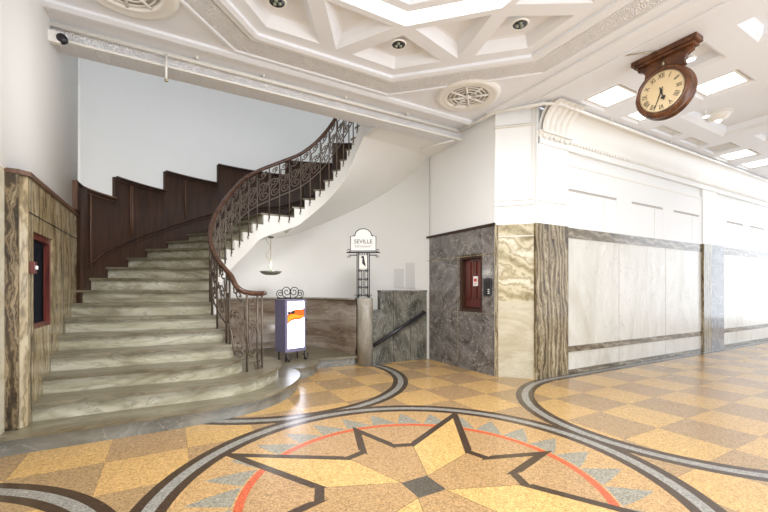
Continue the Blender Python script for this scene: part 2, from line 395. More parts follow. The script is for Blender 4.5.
# straight frame mouldings beside the stair beam and beside the corridor
def strip(mb, a, b, prof):   # prof: (offset to the left, z)
    a = Vector(a); b = Vector(b); d = (b-a).normalized(); n = Vector((-d.y, d.x))
    mb.grid([[(*(a+n*o), z), (*(b+n*o), z)] for o, z in prof], False)
fr = [(0, H), (0, H-.03), (.05, H-.05), (.09, H-.05), (.11, H-.02), (.13, H-.02), (.13, H)]
strip(m, (-1.24, 4.95), (4.6, 4.95), fr)
strip(m, (4.50, -1.6), (4.50, 4.6), [(-o, z) for o, z in fr])
strip(m, (4.85, -1.6), (4.85, 4.3), [(0, H), (0, H-.02), (-.03, H-.02), (-.03, H)])
struct('ceiling', m, M_ceil, fixn=False)
m = MB(); octring(m, [(2.275, H-.005), (2.275, H-.018), (2.525, H-.018), (2.525, H-.005)])
struct('trim_1', m, M_relief)

# beam over the stair opening
m = MB(); m.box(-1.24, 4.7, 5.36, 5.62, 4.10, 4.75); struct('trim_2', m, M_relief)
m = MB(); m.box(-1.24, 4.7, 5.33, 5.36, 4.10, 4.125); m.box(-1.24, 4.7, 5.335, 5.36, 4.25, 4.29); struct('trim_3', m, M_trimw)

# left wall
m = MB(); m.box(-1.4, -1.24, -4, 4.53, DZ, H+.5); m.box(-1.4, -1.25, -4, 4.53, 0, DZ)
m.prism([(-1.4, 4.3), (-1.24, 4.3), (-1.235, 4.45), (-1.215, 4.55), (-1.18, 4.65), (-1.145, 4.75), (-1.118, 4.86), (-1.103, 5.0), (-1.10, 5.15), (-1.10, 6.78), (-1.4, 6.78)], DZ, 6.6, smooth=True)
struct('wall_left', m, M_wall)
m = MB(); m.box(-1.25, -1.235, -4, 4.53, 0, DZ); struct('trim_4', m, M_chamflo)
# curved stairwell wall
m = MB(); N = 64; ph = [pi*i/N for i in range(N+1)]
ph = [p for p in ph if p < R(168)]+[R(168)]
inn_w = [ell(p) for p in ph]+[(-1.12, 6.78)]; out_w = [ell(p, -.15) for p in ph]+[(-1.3, 6.9)]
for z0, z1 in ((0, 6.6),):
    m.grid([[(x, y, z0) for x, y in inn_w], [(x, y, z1) for x, y in inn_w], [(x, y, z1) for x, y in out_w], [(x, y, z0) for x, y in out_w]], True)
struct('wall_back', m, M_wall2, fixn=False)
m = MB(); m.box(-1.4, 5.0, 5.0, 9.0, 6.6, 6.7); struct('ceiling_light_block', m, M_wall2)  # unseen roof added to keep world light out of the stairwell
# left pier clad in marble, with a hatch opening: Y 4.74-5.44, z 1.03-1.95
m = MB()
px0, px1 = -1.4, -1.10; hy0, hy1, hz0, hz1 = 4.74, 5.44, 1.03, 1.95
m.prism([(px0, 4.53), (-1.15, 4.53), (px1, 4.58), (px1, hy0), (px0, hy0)], 0, DZ-.03)
m.box(px0, px1, hy1, 6.72, 0, DZ-.03); m.box(px0, px1, hy0, hy1, 0, hz0); m.box(px0, px1, hy0, hy1, hz1, DZ-.03)
struct('wall_left_marble', m, M_greyb)
bpy.data.objects['wall_left_marble'].name = 'trim_5'
m = MB(); m.box(-1.255, -1.145, 4.50, 4.53, .18, DZ-.03); struct('trim_6', m, M_brownd)
m = MB(); m.prism([(-1.25, 4.49), (-1.14, 4.49), (-1.075, 4.56), (-1.075, 6.74), (-1.13, 6.74), (-1.13, 4.60), (-1.25, 4.56)], DZ-.03, DZ+.01)
struct('trim_7', m, M_wood2)
m = MB(); m.box(-1.102, -1.092, 4.60, 6.72, 2.10, 2.107); m.box(-1.102, -1.097, 4.66, 4.665, 0.3, 2.4); m.box(-1.102, -1.097, 5.9, 5.905, .8, 2.1)
struct('trim_8', m, M_dark)

# wall A (X = 4.60) and chamfer, right wall (Y = 4.06)
WX, WY = 4.60, 4.06
ay0, ay1, az0, az1 = 4.80, 5.38, 1.02, 2.02
m = MB(); m.box(WX, WX+.3, 4.52, ay0, 0, DZ); m.box(WX, WX+.3, ay1, 6.34, 0, DZ); m.box(WX, WX+.3, ay0, ay1, 0, az0); m.box(WX, WX+.3, ay0, ay1, az1, DZ)
struct('trim_9', m, M_grey)
m = MB(); m.box(WX-.006, WX, 4.53, 6.34, 1.985, 2.0); m.box(WX-.006, WX, 5.42, 5.425, 0.05, 1.98); m.box(WX-.005, WX, 4.53, 6.34, 1.0, 1.006)
struct('trim_10', m, M_greyb)
m = MB(); m.box(WX-.03, WX+.2, 4.50, 6.36, DZ, DZ+.035); struct('trim_11', m, M_wood)
m = MB(); m.box(WX+.02, WX+.3, 4.52, 6.6, DZ+.03, 6.6); struct('wall_back_side', m, M_wall)
bpy.data.objects['wall_back_side'].name = 'wall_right_return'
ch = [(WX, 4.52), (5.04, 4.08)]
def chamf(z0, z1, mat, name, off=0):
    m = MB(); d = Vector((.7071, .7071)); a = Vector(ch[0])-d*off; b = Vector(ch[1])-d*off
    m.prism([a, b, b+d*.3, a+d*.3], z0, z1); return struct(name, m, mat)
chamf(0, 1.22, M_chamflo, 'trim_12'); chamf(1.22, 2.25, M_chamf, 'trim_13'); chamf(2.27, DZ, M_chamf, 'trim_14')
chamf(2.25, 2.27, M_cream, 'trim_15', .004)
m = MB(); m.prism([(WX-.01, 4.50), (WX+.03, 4.47), (WX+.1, 4.6)], 0, DZ); m.prism([(5.02, 4.10), (5.0, 4.04), (5.10, 4.02), (5.12, 4.2)], 0, DZ); struct('trim_16', m, M_brown)
chamf(DZ, H+.01, M_wall, 'wall_right_corner', -.01)
m = MB(); m.box(5.02, 5.09, WY-.015, WY+.35, DZ, H+.01); struct('trim_33', m, M_wall)
m = MB(); d = Vector((.7071, .7071))
for z, o in ((2.75, .02), (2.83, .015), (4.0, .05), (4.03, .03)):
    a = Vector(ch[0])-d*o; b = Vector(ch[1])-d*o; m.prism([a, b, b+d*.1, a+d*.1], z, z+.012)
for s0, s1 in ((.02, .05), (.93, .97)):
    a = Vector(ch[0]).lerp(Vector(ch[1]), s0)-d*.012; b = Vector(ch[0]).lerp(Vector(ch[1]), s1)-d*.012; m.prism([a, b, b+d*.1, a+d*.1], DZ, H)
struct('trim_17', m, M_trimw)

# right wall dado: pilaster, framed cream panels
m = MB(); m.box(5.06, 5.78, WY-.03, WY+.2, 0, DZ); struct('trim_18', m, M_brown)
def bay(x0, x1, n):
    m = MB(); m.box(x0, x1, WY, WY+.2, 0, 2.44); struct('trim_%d' % n, m, M_cream)
    m = MB(); m.box(x0, x1, WY-.012, WY, 2.27, 2.44); m.box(x0, x1, WY-.012, WY, .36, .46); m.box(x0, x1, WY-.02, WY, 0, .07)
    struct('trim_%d' % (n+1), m, M_brownh)
bay(5.78, 10.6, 19)
m = MB()
for x in (7.3, 9.0): m.box(x, x+.004, WY-.002, WY, .07, 2.27)
struct('trim_30', m, M_brownh)
m = MB(); m.box(10.6, 11.0, WY-.05, WY+.2, 0, DZ); struct('trim_21', m, M_brown)
m = MB(); m.box(11.0, 11.65, WY-.05, WY+.2, 0, DZ); struct('trim_22', m, M_grey)
bay(11.65, 17.5, 23)
# upper right wall
m = MB(); zs = 3.07
slots = [(5.78, 7.21), (7.71, 8.87), (9.31, 10.46), (11.9, 12.9), (13.3, 14.3), (14.8, 15.8)]
m.box(5.04, 17.5, WY+.03, WY+.3, DZ-.02, 3.9)
xs = 5.06
for a, b in slots:
    m.box(xs, a, WY-.01, WY+.03, 2.44, zs+.02); xs = b
m.box(xs, 17.5, WY-.01, WY+.03, 2.44, zs+.02)
m.box(5.06, 17.5, WY-.01, WY+.03, zs+.02, 3.50)
for a, b in slots: m.box(a, b, WY-.007, WY+.03, 2.44, zs-.02)
m.box(5.06, 5.78, WY-.03, WY+.03, 2.45, 3.80); m.box(10.6, 11.3, WY-.03, WY+.03, 2.45, 3.80)
m.box(5.78, 10.6, WY+.02, WY+.1, 3.5, 3.7); m.box(11.3, 17.5, WY+.02, WY+.1, 3.5, 3.7)
m.box(5.06, 17.5, WY-.05, WY+.1, 3.70, 3.80); m.box(5.03, 17.5, WY+.02, WY+.3, 3.9, H+.02)
struct('wall_right', m, M_wall)
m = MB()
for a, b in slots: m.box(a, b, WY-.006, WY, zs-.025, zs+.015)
struct('trim_31', m, M_ventshade)  # dark strips paint in the shadow of the slot gaps
m = MB()
for a, b in slots: m.box(a+(b-a)*.72, a+(b-a)*.72+.008, WY-.010, WY, 2.45, zs-.03)
struct('trim_32', m, M_cream)
# cove from z 3.86 to the ceiling, with entablature mouldings
m = MB(); pr = []
for i in range(9):
    a = i/8*pi/2; pr.append((WY-.02-.26*(1-cos(a)), 3.9+.38*sin(a)))
m.grid([[(5.06, y, z), (17.5, y, z)] for y, z in pr], True)
m.box(5.04, 17.5, WY-.07, WY+.1, 3.84, 3.90); m.box(5.04, 17.5, WY-.05, WY+.1, 3.80, 3.84)
m.box(5.78, 10.6, WY-.02, WY+.03, 3.47, 3.51)
m.box(5.06, 5.75, WY-.045, WY, 2.80, 2.815)
struct('trim_25', m, M_trimw)
m = MB(); x = 5.1
while x < 16.5: m.box(x, x+.05, WY-.085, WY-.04, 3.80, 3.842); x += .085
m.build('dentils', M_trimw, bpy.data.objects['trim_25'])
# fluted console on the cove above the pilaster
t = thing('wall_console', 'white ribbed plaster console curving up to the ceiling above the brown marble pilaster', 'plaster console', (5.4, 3.98, 3.9))
m = MB()
for k in range(5):
    x = 5.10+k*.13; rows = []
    for i in range(11):
        a = i/10*pi/2; y = WY-.06-.30*(1-cos(a)); z = 3.90+.37*sin(a)
        rows.append([(x+.0, y, z), (x+.02, y-.03, z-.015), (x+.06, y-.045, z-.02), (x+.10, y-.03, z-.015), (x+.12, y, z)])
    m.grid(rows, True)
m.build('ribs', M_trimw, t, fixn=False)
for k in range(5): m = MB(); m.lathe([(0, -.02), (.03, -.018), (.036, 0)], (5.16+k*.13, WY-.06, 3.81), 'y', 12); m.build('rosette', M_trimw, t)
m = MB(); m.box(5.07, 5.8, WY-.11, WY-.04, 3.865, 3.90); m.build('ledge', M_trimw, t)

# hatches (windows) in the marble
w = MB()
w.box(-1.17, px1-.02, hy0, hy0+.05, hz0, hz1); w.box(-1.17, px1-.02, hy1-.05, hy1, hz0, hz1); w.box(-1.17, px1-.02, hy0+.05, hy1-.05, hz1-.06, hz1); w.box(-1.17, px1-.04, hy0+.05, hy1-.05, hz0, hz0+.04)
w1 = struct('window_1', w, M_red)
m = MB()
m.box(px0+.01, -1.17, hy1-.02, hy1-.001, hz0, hz1); m.box(px0+.01, -1.17, hy0+.001, hy0+.02, hz0, hz1); m.box(px0+.01, -1.17, hy0, hy1, hz1-.02, hz1-.001); m.box(px0+.01, -1.17, hy0, hy1, hz0+.001, hz0+.02)
m.build('lining', M_black, w1)
m = MB(); m.box(px0+.02, px0+.05, hy0+.05, hy1-.05, hz0+.04, hz1-.06); m.build('shutter', M_black, w1)
m = MB()
for k in range(3): m.box(px0+.05, px0+.065, hy0+.12+k*.19, hy0+.19+k*.19, hz0+.1, hz1-.12)
m.build('shutter_slat', M_wood2, w1)
w = MB()
w.box(WX+.015, WX+.2, ay0, ay0+.05, az0, az1); w.box(WX+.015, WX+.2, ay1-.05, ay1, az0, az1); w.box(WX+.015, WX+.2, ay0+.05, ay1-.05, az1-.07, az1); w.box(WX+.015, WX+.2, ay0+.05, ay1-.05, az0, az0+.06)
w2 = struct('window_2', w, M_wood)
m = MB(); m.box(WX+.10, WX+.14, ay0+.05, ay1-.05, az0+.06, az1-.07); m.build('shutter', M_red, w2)
m = MB()
for k in range(3): m.box(WX+.075, WX+.10, ay0+.08+k*.15, ay0+.18+k*.15, az0+.24, az1-.12)
m.box(WX+.08, WX+.10, ay0+.07, ay1-.07, az0+.08, az0+.2)
m.build('shutter_slat', M_red, w2)

# parapet by the cellar stairs, low step-down piece
m = MB(); m.box(3.52, 4.6, 6.38, 6.50, 0, 1.38); m.box(3.30, 3.52, 6.38, 6.50, 0, 1.03); struct('wall_parapet', m, M_green)
bpy.data.objects['wall_parapet'].name = 'wall_cellar'
m = MB(); m.box(3.52, 4.6, 6.365, 6.515, 1.36, 1.395); struct('trim_26', m, M_grey)
m = MB()
for x in (3.8, 4.2): m.box(x, x+.004, 6.375, 6.38, 0, 1.36)
struct('trim_27', m, M_black)

# ------------------------------------------------------------------ staircase
RS = .175
Nn = {4: (.74, 5.28), 5: (.65, 5.57), 6: (.59, 5.83), 7: (.56, 6.04), 8: (.55, 6.20), 9: (.58, 6.34), 10: (.63, 6.47), 11: (.71, 6.60), 12: (.81, 6.72),
      13: (.95, 6.88), 14: (1.12, 7.05), 15: (1.30, 7.15), 16: (1.50, 7.18), 17: (2.08, 7.16), 18: (2.28, 7.13), 19: (2.47, 7.05), 20: (2.63, 6.94), 21: (2.75, 6.81),
      22: (2.85, 6.68), 23: (2.93, 6.56), 24: (2.98, 6.45), 25: (3.01, 6.33), 26: (3.03, 6.19), 27: (3.03, 6.04)}
Oo = {}
for k in range(1, 9): Oo[k] = (-1.10, 4.33+.34*(k-1))
Oo[1] = (-1.24, 4.33)
PH = {9: 162.6, 10: 154.8, 11: 145.8, 12: 137.5, 13: 128.7, 14: 120.3, 15: 112, 16: 104, 17: 80, 18: 72, 19: 64, 20: 56, 21: 48, 22: 40, 23: 32, 24: 24, 25: 16, 26: 8, 27: 0}
for k, a in PH.items(): Oo[k] = ell(R(a), .005)
st = thing('marble_staircase', 'curved grey marble staircase sweeping up along the wall to the floor above', 'staircase', (0, 5.0, 0))
def catm2(P, per=5): return [tuple(p) for p in catmull([(x, y, 0) for x, y in P], per)]
# steps 1-3 with rounded right ends
e1 = catm2([(-1.34, 4.33), (-.5, 4.335), (.1, 4.35), (.5, 4.40), (.9, 4.52), (1.2, 4.72), (1.45, 5.0), (1.64, 5.35), (1.72, 5.7), (1.69, 5.98)])
lobe = catm2([(1.72, 5.90), (1.86, 5.88), (2.05, 5.98), (2.22, 6.2), (2.32, 6.48)])
rest = [(2.4, 6.50), (3.08, 6.44), (3.04, 6.9), (2.9, 7.5), (2.6, 8.0), (2.0, 8.3), (1.2, 8.2), (.6, 7.9), (0, 7.4), (-.6, 6.9), (-1.34, 6.9)]
P1 = [p[:2] for p in e1]+[p[:2] for p in lobe]+rest
e2 = catm2([(-1.34, 4.67), (-.5, 4.665), (.1, 4.655), (.45, 4.66), (.75, 4.72), (.98, 4.84), (1.2, 5.08), (1.37, 5.38), (1.45, 5.7), (1.43, 6.0), (1.33, 6.3), (1.1, 6.6)])
P2 = [p[:2] for p in e2]+[(.8, 6.7), (.4, 6.9), (-1.34, 6.9)]
e3 = catm2([(-1.34, 5.01), (-.5, 4.99), (.1, 4.93), (.45, 4.91), (.68, 5.0), (.82, 5.14), (.89, 5.3), (.88, 5.55), (.80, 5.85), (.72, 6.2)])
P3 = [p[:2] for p in e3]+[(.6, 6.6), (-1.34, 6.7)]
def inset_front(P, d):
    return inset(P, d)
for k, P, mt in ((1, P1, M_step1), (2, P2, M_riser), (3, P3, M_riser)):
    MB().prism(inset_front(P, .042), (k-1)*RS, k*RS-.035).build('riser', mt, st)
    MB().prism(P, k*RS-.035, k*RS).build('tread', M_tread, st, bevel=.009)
def nose(k):   # slightly bowed front of straight steps
    n, o = Vector(Nn[k]), Vector(Oo[k])
    if k <= 8:
        pts = []
        for i in range(9):
            s = i/8; p = o.lerp(n, s); pts.append((p.x, p.y-.05*(s**2)*(1-s)*2))
        return pts
    return [tuple(o), tuple(n)]
for k in range(4, 28):
    f = nose(k)
    if k < 27: bN, bO = Nn[k+1], Oo[k+1]
    else: bN, bO = (3.03, 5.62), (4.6, 5.62)
    mid = []
    if k >= 8 and k < 27:
        a0 = PH.get(k, 172); a1 = PH[k+1]
        mid = [ell(R(a0+(a1-a0)*j/5), .005) for j in range(5, 0, -1)] if k > 8 else [ell(R(a), .005) for a in (162.6, 166, 169)]+[(-1.10, 6.75)]
    else: mid = [bO]
    def fwd(P, d):
        a, b = Vector(P[0]), Vector(P[-1]); e = (b-a).normalized(); n = Vector((e.y, -e.x)); return [tuple(Vector(p)+n*d) for p in P]
    back = [tuple(bN)]+mid
    d_in = Vector(bN)-Vector(f[-1]); 
    poly_r = f+back
    ff = fwd(f, .042); e = (Vector(ff[-1])-Vector(ff[0])).normalized()*.03
    ff[-1] = tuple(Vector(ff[-1])+e)
    e2_ = (Vector(Nn[k])-Vector(Oo[k])).normalized()*.03
    back_t = [tuple(Vector(bN)+e2_)]+back
    MB().prism(poly_r, (k-1)*RS-(.02 if k > 4 else 0), k*RS-.035).build('riser', M_riser if k < 27 else M_trimw, st)
    MB().prism(ff+back_t, k*RS-.035, k*RS).build('tread', M_tread, st, bevel=.008)
# inner string (white) and soffit
ZB = {8: 1.0, 9: 1.15, 10: 1.33, 11: 1.50, 12: 1.66, 13: 1.82, 14: 1.98, 15: 2.17, 16: 2.36, 17: 2.59, 18: 2.73, 19: 2.90, 20: 3.06, 21: 3.22, 22: 3.38, 23: 3.55, 24: 3.71, 25: 3.87, 26: 4.0, 27: 4.10}
ks = list(range(8, 28))
cen = Vector((1.9, 6.1))
Npath = catmull([(*Nn[k], ZB[k]) for k in ks], 4)        # inner path with bottom z
m = MB(); fi = []; ft = []
for i, p in enumerate(Npath):
    k = min(27, 8+i//4); d = (cen-Vector(p[:2])).normalized()*.035
    fi.append(Vector((p.x+d.x, p.y+d.y, p.z)))
for i in range(len(Npath)-1):
    k = 8+i//4; zt = k*RS-.035; a, b = fi[i], fi[i+1]; pa, pb = Npath[i], Npath[i+1]
    m.add([a, b, (b.x, b.y, zt), (a.x, a.y, zt)], [(0, 1, 2, 3)])
    m.add([a, b, pb, pa], [(0, 1, 2, 3)])
    m.add([(a.x, a.y, zt), (b.x, b.y, zt), (pb.x, pb.y, zt), (pa.x, pa.y, zt)], [(0, 1, 2, 3)])
    if i % 4 == 0 and i: m.add([(a.x, a.y, zt-RS), (a.x, a.y, zt), (pa.x, pa.y, zt), (pa.x, pa.y, zt-RS)], [(0, 1, 2, 3)])
m.box(3.0, 3.04, 5.625, 6.06, 4.10, 4.68)
m.build('string', M_trimw, st, fixn=False)
Opath = []
for i in range(len(Npath)):
    kf = 8+i/4; k0 = min(26, int(kf)); t_ = kf-k0; a0 = PH.get(k0, 171); a1 = PH[k0+1]
    zo0 = ZB[k0]; zo1 = ZB[k0+1]; x, y = ell(R(a0+(a1-a0)*t_), -.02); Opath.append(Vector((x, y, zo0+(zo1-zo0)*t_-.02)))
rows = []
for p, o in zip(Npath, Opath): rows.append([tuple(p.lerp(o, s/6)+Vector((0, 0, .05*sin(pi*s/6)))) for s in range(7)])
rows.append([(3.03+(4.62-3.03)*s/6, 5.615, 4.10) for s in range(7)])
MB().grid(rows, True).build('soffit', M_wall2, st, fixn=False)
# spandrel under the lower flight
m = MB(); pts = [(.70, 5.6), (.62, 5.85), (.58, 6.07), (.58, 6.25), (.62, 6.42), (.68, 6.55)]
m.grid([[(x, y, RS) for x, y in pts], [(x, y, z) for (x, y), z in zip(pts, (.66, .85, 1.0, 1.17, 1.3, 1.42))]], False)
m.build('spandrel', M_wall2, st, fixn=False)

# ------------------------------------------------------------------ curved dado and end column
dc = catm2([(3.05, 6.46), (3.03, 6.9), (2.9, 7.5), (2.58, 8.0), (2.0, 8.25), (1.4, 8.2), (.8, 7.92), (.3, 7.45), (-.1, 7.0)], 5)
def offcurve(P, d):
    res = []
    for i, p in enumerate(P):
        a = Vector(P[max(i-1, 0)][:2]); b = Vector(P[min(i+1, len(P)-1)][:2]); t_ = (b-a).normalized(); res.append((p[0]+t_.y*d, p[1]-t_.x*d))
    return res
def curvewall(name, P, d0, d1, z0, z1, mat):
    a, b = offcurve(P, d0), offcurve(P, d1); m = MB()
    ra, rb, rc, rd = [[(x, y, z) for x, y in q] for q, z in ((a, z0), (a, z1), (b, z1), (b, z0))]
    m.grid([ra, rb, rc, rd, ra], True); return struct(name, m, mat, fixn=False)
curvewall('wall_dado', dc, 0, .14, RS, 1.23, M_dado).name = 'wall_dado_curve'
curvewall('trim_28', dc, -.03, .16, 1.21, 1.24, M_dado)
curvewall('baseboard_curve', dc, -.025, 0, RS, .30, M_dado)
m = MB(); m.lathe([(0, 0), (.15, 0), (.15, 1.23), (.14, 1.25), (0, 1.25)], (3.20, 6.40, 0), 'z', 28)
struct('trim_29', m, M_colm)

# ------------------------------------------------------------------ dark wood panelling
def hit(xpix, off=.0):   # angle on the curved wall seen at an image column, used once for the joints measured in the photo
    q = (xpix-384)/383; D = Vector((q*.871+.491, -q*.491+.871)); best = None
    for i in range(2000):
        a = R(175-i*.085); x, y = ell(a)
        s = x*D.y-y*D.x
        if best is None or abs(s) < best[0]: best = (abs(s), a)
    return best[1]
J = [R(168), hit(112), hit(163), hit(216.5), hit(285), R(58), R(30), R(5)]
TZ = [2.84, 3.18, 3.54, 3.92, 4.25, 4.7, 5.2]
pn = thing('wood_panelling', 'dark mahogany wall panelling rising in stepped sections beside the stairs', 'wall panelling', (.3, 8.0, 1.4))
def zstep(a):
    d = math.degrees(a)
    kk = sorted(PH.items())
    if d >= 162.6: return 8*RS
    for (k0, a0), (k1, a1) in zip(kk, kk[1:]):
        if a1 <= d <= a0: return RS*(k0+(a0-d)/(a0-a1))
    return 27*RS
for i in range(7):
    n = 10; A_ = [J[i]+(J[i+1]-J[i])*j/n for j in range(n+1)]
    q0 = [ell(a, .05) for a in A_]; q1 = [ell(a, .0) for a in A_]
    if i == 0: q0[0] = (-1.055, 6.66); q0[1] = (-1.0, 6.745); q1[0] = (-1.12, 6.70)
    m = MB(); zt = TZ[i]; zb = [zstep(a)-.2 for a in A_]
    m.grid([[(x, y, z) for (x, y), z in zip(q0, zb)], [(x, y, zt) for x, y in q0], [(x, y, zt) for x, y in q1]], True)
    for e in (0, n): m.add([(*q0[e], zb[e]), (*q0[e], zt), (*q1[e], zt), (*q1[e], zb[e])], [(0, 1, 2, 3)])
    pp_ = m.build('panel', M_wood, pn, fixn=False)
    m = MB(); c0 = [ell(a, .075) for a in A_]
    m.tube([(x, y, zt+.0) for x, y in c0], .018, 6); m.tube([(x, y, zt-.05) for x, y in [ell(a, .055) for a in A_]], .008, 5)
    m.build('cap_rail', M_wood2 if i == 0 else M_wood, pp_)
    m = MB()
    for f in ((.28,) if i == 0 else (.30, .34) if i == 1 else (.38,)):
        a = J[i]+(J[i+1]-J[i])*f; x, y = ell(a, .06); m.tube([(x, y, zstep(a)+.33), (x, y, zt-.06)], .012, 5)
    m.build('stile', M_wood2, pp_)
m = MB(); m.box(-1.12, -1.055, 6.42, 6.68, 2.465, 2.84); m.build('end_panel', M_wood, pn)
m = MB(); m.box(-1.12, -1.05, 6.405, 6.425, 2.465, 2.85); m.build('end_stile', M_wood2, pn)
m = MB(); m.tube([(-1.06, 6.42, 2.84), (-1.04, 6.70, 2.84)], .018, 6); m.build('end_cap', M_wood, pn)
A_ = [J[0]+(J[-1]-J[0])*j/90 for j in range(91)]
def line_on_wall(dz, off): 
    z = [zstep(a)+dz for a in A_]; z = [sum(z[max(0, i-3):i+4])/len(z[max(0, i-3):i+4]) for i in range(len(z))]
    return [(*ell(a, off), zz) for a, zz in zip(A_, z)]
m = MB(); m.tube(line_on_wall(.27, .062), .018, 6); m.tube(line_on_wall(.21, .06), .010, 6); m.build('skirting_rail', M_wood, pn)

# ------------------------------------------------------------------ railing
rl = thing('stair_railing', 'wrought iron scroll railing with curved wooden handrail on the marble staircase', 'railing', (1.1, 5.3, .35))
def K(kf):   # inner nosing position
    k0 = max(4, min(26, int(kf))); t_ = kf-k0
    P = [Vector(Nn[min(27, max(4, k0+d))]) for d in (-1, 0, 1, 2)]
    p0, p1, p2, p3 = P
    q = .5*((2*p1)+(p2-p0)*t_+(2*p0-5*p1+4*p2-p3)*t_*t_+(3*p1-p0-3*p2+p3)*t_**3)
    f_ = min(1, max(0, (kf-7)/4)); d = (cen-q).normalized()*.05*f_+Vector((-.03, 0))*(1-f_)
    return q+d
ARC = [0.0]; KS_ = [4+i*.1 for i in range(231)]
for a_, b_ in zip(KS_, KS_[1:]): ARC.append(ARC[-1]+(K(b_)-K(a_)).length)
def arc_to_k(s_):
    if s_ <= 0: return 4+s_/.33
    for i in range(len(ARC)-1):
        if ARC[i+1] >= s_: return KS_[i]+.1*(s_-ARC[i])/max(1e-6, ARC[i+1]-ARC[i])
    return 27+(s_-ARC[-1])/.15
def zl(kf): # nosing line height averaged along the walk
    i = min(229, max(0, int((kf-4)/.1))); s0 = ARC[i]+(ARC[i+1]-ARC[i])*((kf-KS_[i])/.1)
    hw = .42 if kf > 10 else .15
    v = [arc_to_k(s0+hw*j/6)*RS for j in range(-6, 7)]; return sum(v)/len(v)
rail_lo = [(1.13, 5.33, 1.355), (1.04, 5.26, 1.355), (.93, 5.18, 1.36), (.83, 5.14, 1.385), (.755, 5.18, 1.45)]
rp = [Vector(p) for p in rail_lo]+[Vector((*K(4+i*.5), zl(4+i*.5)+.87)) for i in range(0, 47)]
rp += [Vector((3.06, 5.8, 5.6)), Vector((3.06, 5.65, 5.62))]
rpath = catmull(rp, 3)
m = MB(); m.tube(rpath, .034, 8); m.build('handrail', M_rail, rl)
m = MB(); m.lathe([(0, -.03), (.035, -.025), (.045, 0), (.03, .02), (0, .03)], (1.13, 5.33, 1.36), 'z', 14); m.build('handrail_end', M_iron, rl)
posts = [(1.10, 5.30, .35, 1.34), (1.03, 5.245, .35, 1.34), (.88, 5.14, .35, 1.36)]
pk = []
for k in range(3, 27):
    if k == 3: p = Vector((.70, 5.35)); kf = 4.2
    else: p = K(k+.5); kf = k+.5
    if k == 16:
        for j in (.2, .5, .8): q = K(16+j); posts.append((q.x, q.y, 16*RS, zl(16+j)+.85, 1)); pk.append(16+j)
        continue
    posts.append((p.x, p.y, k*RS, zl(kf)+.84, 1 if k > 8 else 0)); pk.append(kf)
for P in posts:
    x, y, z0, z1 = P[:4]; m = MB()
    if len(P) > 4 and P[4]:
        m.tube([(x, y, z0-.10), (x, y, z1)], .012, 6)
        c = (cen-Vector((x, y))).normalized(); tq = Vector((c.y, -c.x))
        m.tube([(x+tq.x*r_*sin(a), y+tq.y*r_*sin(a), z0-.10-.02+.02*cos(a)) for r_, a in ((.02, b*.5) for b in range(0, 8))], .007, 5)
    else: m.tube([(x, y, z0), (x, y, z1)], .013, 6)
    m.build('baluster', M_iron, rl)
# bottom rail
bp = [(1.10, 5.30, .46), (.95, 5.19, .46), (.88, 5.14, .47)]
m = MB(); m.tube(bp, .008, 6)
m.build('bottom_rail', M_iron, rl)
brp = [Vector((*K(4+i*.5), zl(4+i*.5)+.16+(.09 if i > 20 else .09*i/20))) for i in range(0, 47)]
curl = []
for i in range(14):
    a = pi*1.1-i*.55; r_ = .07*(1-i/16); curl.append(Vector((.80+r_*cos(a)*.9, 5.13-r_*cos(a)*.4+.05, .58+r_*sin(a))))
m = MB(); m.tube(catmull(curl[::-1]+brp, 2), .011, 6); m.build('bottom_rail', M_iron, rl)
# scroll panels
def spiral(cx, cz, r1, a_end, turns, n=22, r0=.008, sgn=1):
    pts = []
    for i in range(n+1):
        t_ = i/n; a = a_end-sgn*turns*2*pi*(1-t_); r_ = r0+(r1-r0)*t_**.8; pts.append((cx+r_*cos(a), cz+r_*sin(a)))
    return pts
def bay_curves(w, h):
    c = w/2; r = min(.42*w, .085); cur = []
    lo = spiral(c+.08*w, r+.015+.03*h, r, R(150), 1.35, sgn=-1)
    s1 = lo+[(w-x, h*.66+.03*h-z+.0) for x, z in lo][::-1]
    cur.append(s1)
    r2 = r*.75; up = spiral(c-.05*w, h-r2-.02, r2, R(200), 1.2, sgn=-1); cur.append(up+[(w*.12, h*.60)])
    cur.append([(w*.06, h*.28), (w*.2, h*.40), (w*.3, h*.5)])
    sm = spiral(w*.72, h*.54, r*.55, R(60), 1.1, n=14, sgn=1); cur.append(sm+[(w*.95, h*.42)])
    sm = spiral(w*.70, h-r*.6-.01, r*.5, R(-60), 1.1, n=14, sgn=1); cur.append(sm)
    return cur
def scroll_panel(pa, za0, za1, pb, zb0, zb1):
    pa, pb = Vector(pa), Vector(pb); w = (pb-pa).length; h = ((za1-za0)+(zb1-zb0))/2; m = MB()
    for cv in bay_curves(w, h):
        pts = []
        for x, z in cv:
            s = x/w; v_ = z/h; p = pa.lerp(pb, s); lo = za0+(zb0-za0)*s; hi = za1+(zb1-za1)*s
            pts.append((p.x, p.y, lo+(hi-lo)*v_))
        m.tube(pts, .0095, 5)
    m.build('scroll', M_iron, rl)
for a, b in zip(pk, pk[1:]):
    pa = K(a) if a > 4.3 else Vector((.70, 5.35)); pb = K(b)
    bo = lambda k: .16+.09*min(1, max(0, (k-4)/10))
    scroll_panel(pa, zl(a)+bo(a)+.01, zl(a)+.84, pb, zl(b)+bo(b)+.01, zl(b)+.84)
scroll_panel((.88, 5.14), .48, 1.33, (1.03, 5.245), .48, 1.33)
scroll_panel((.88, 5.14), .48, 1.33, (.70, 5.35), .70, 1.52)
scroll_panel((1.10, 5.30), .36, .46, (.98, 5.21), .36, .46)

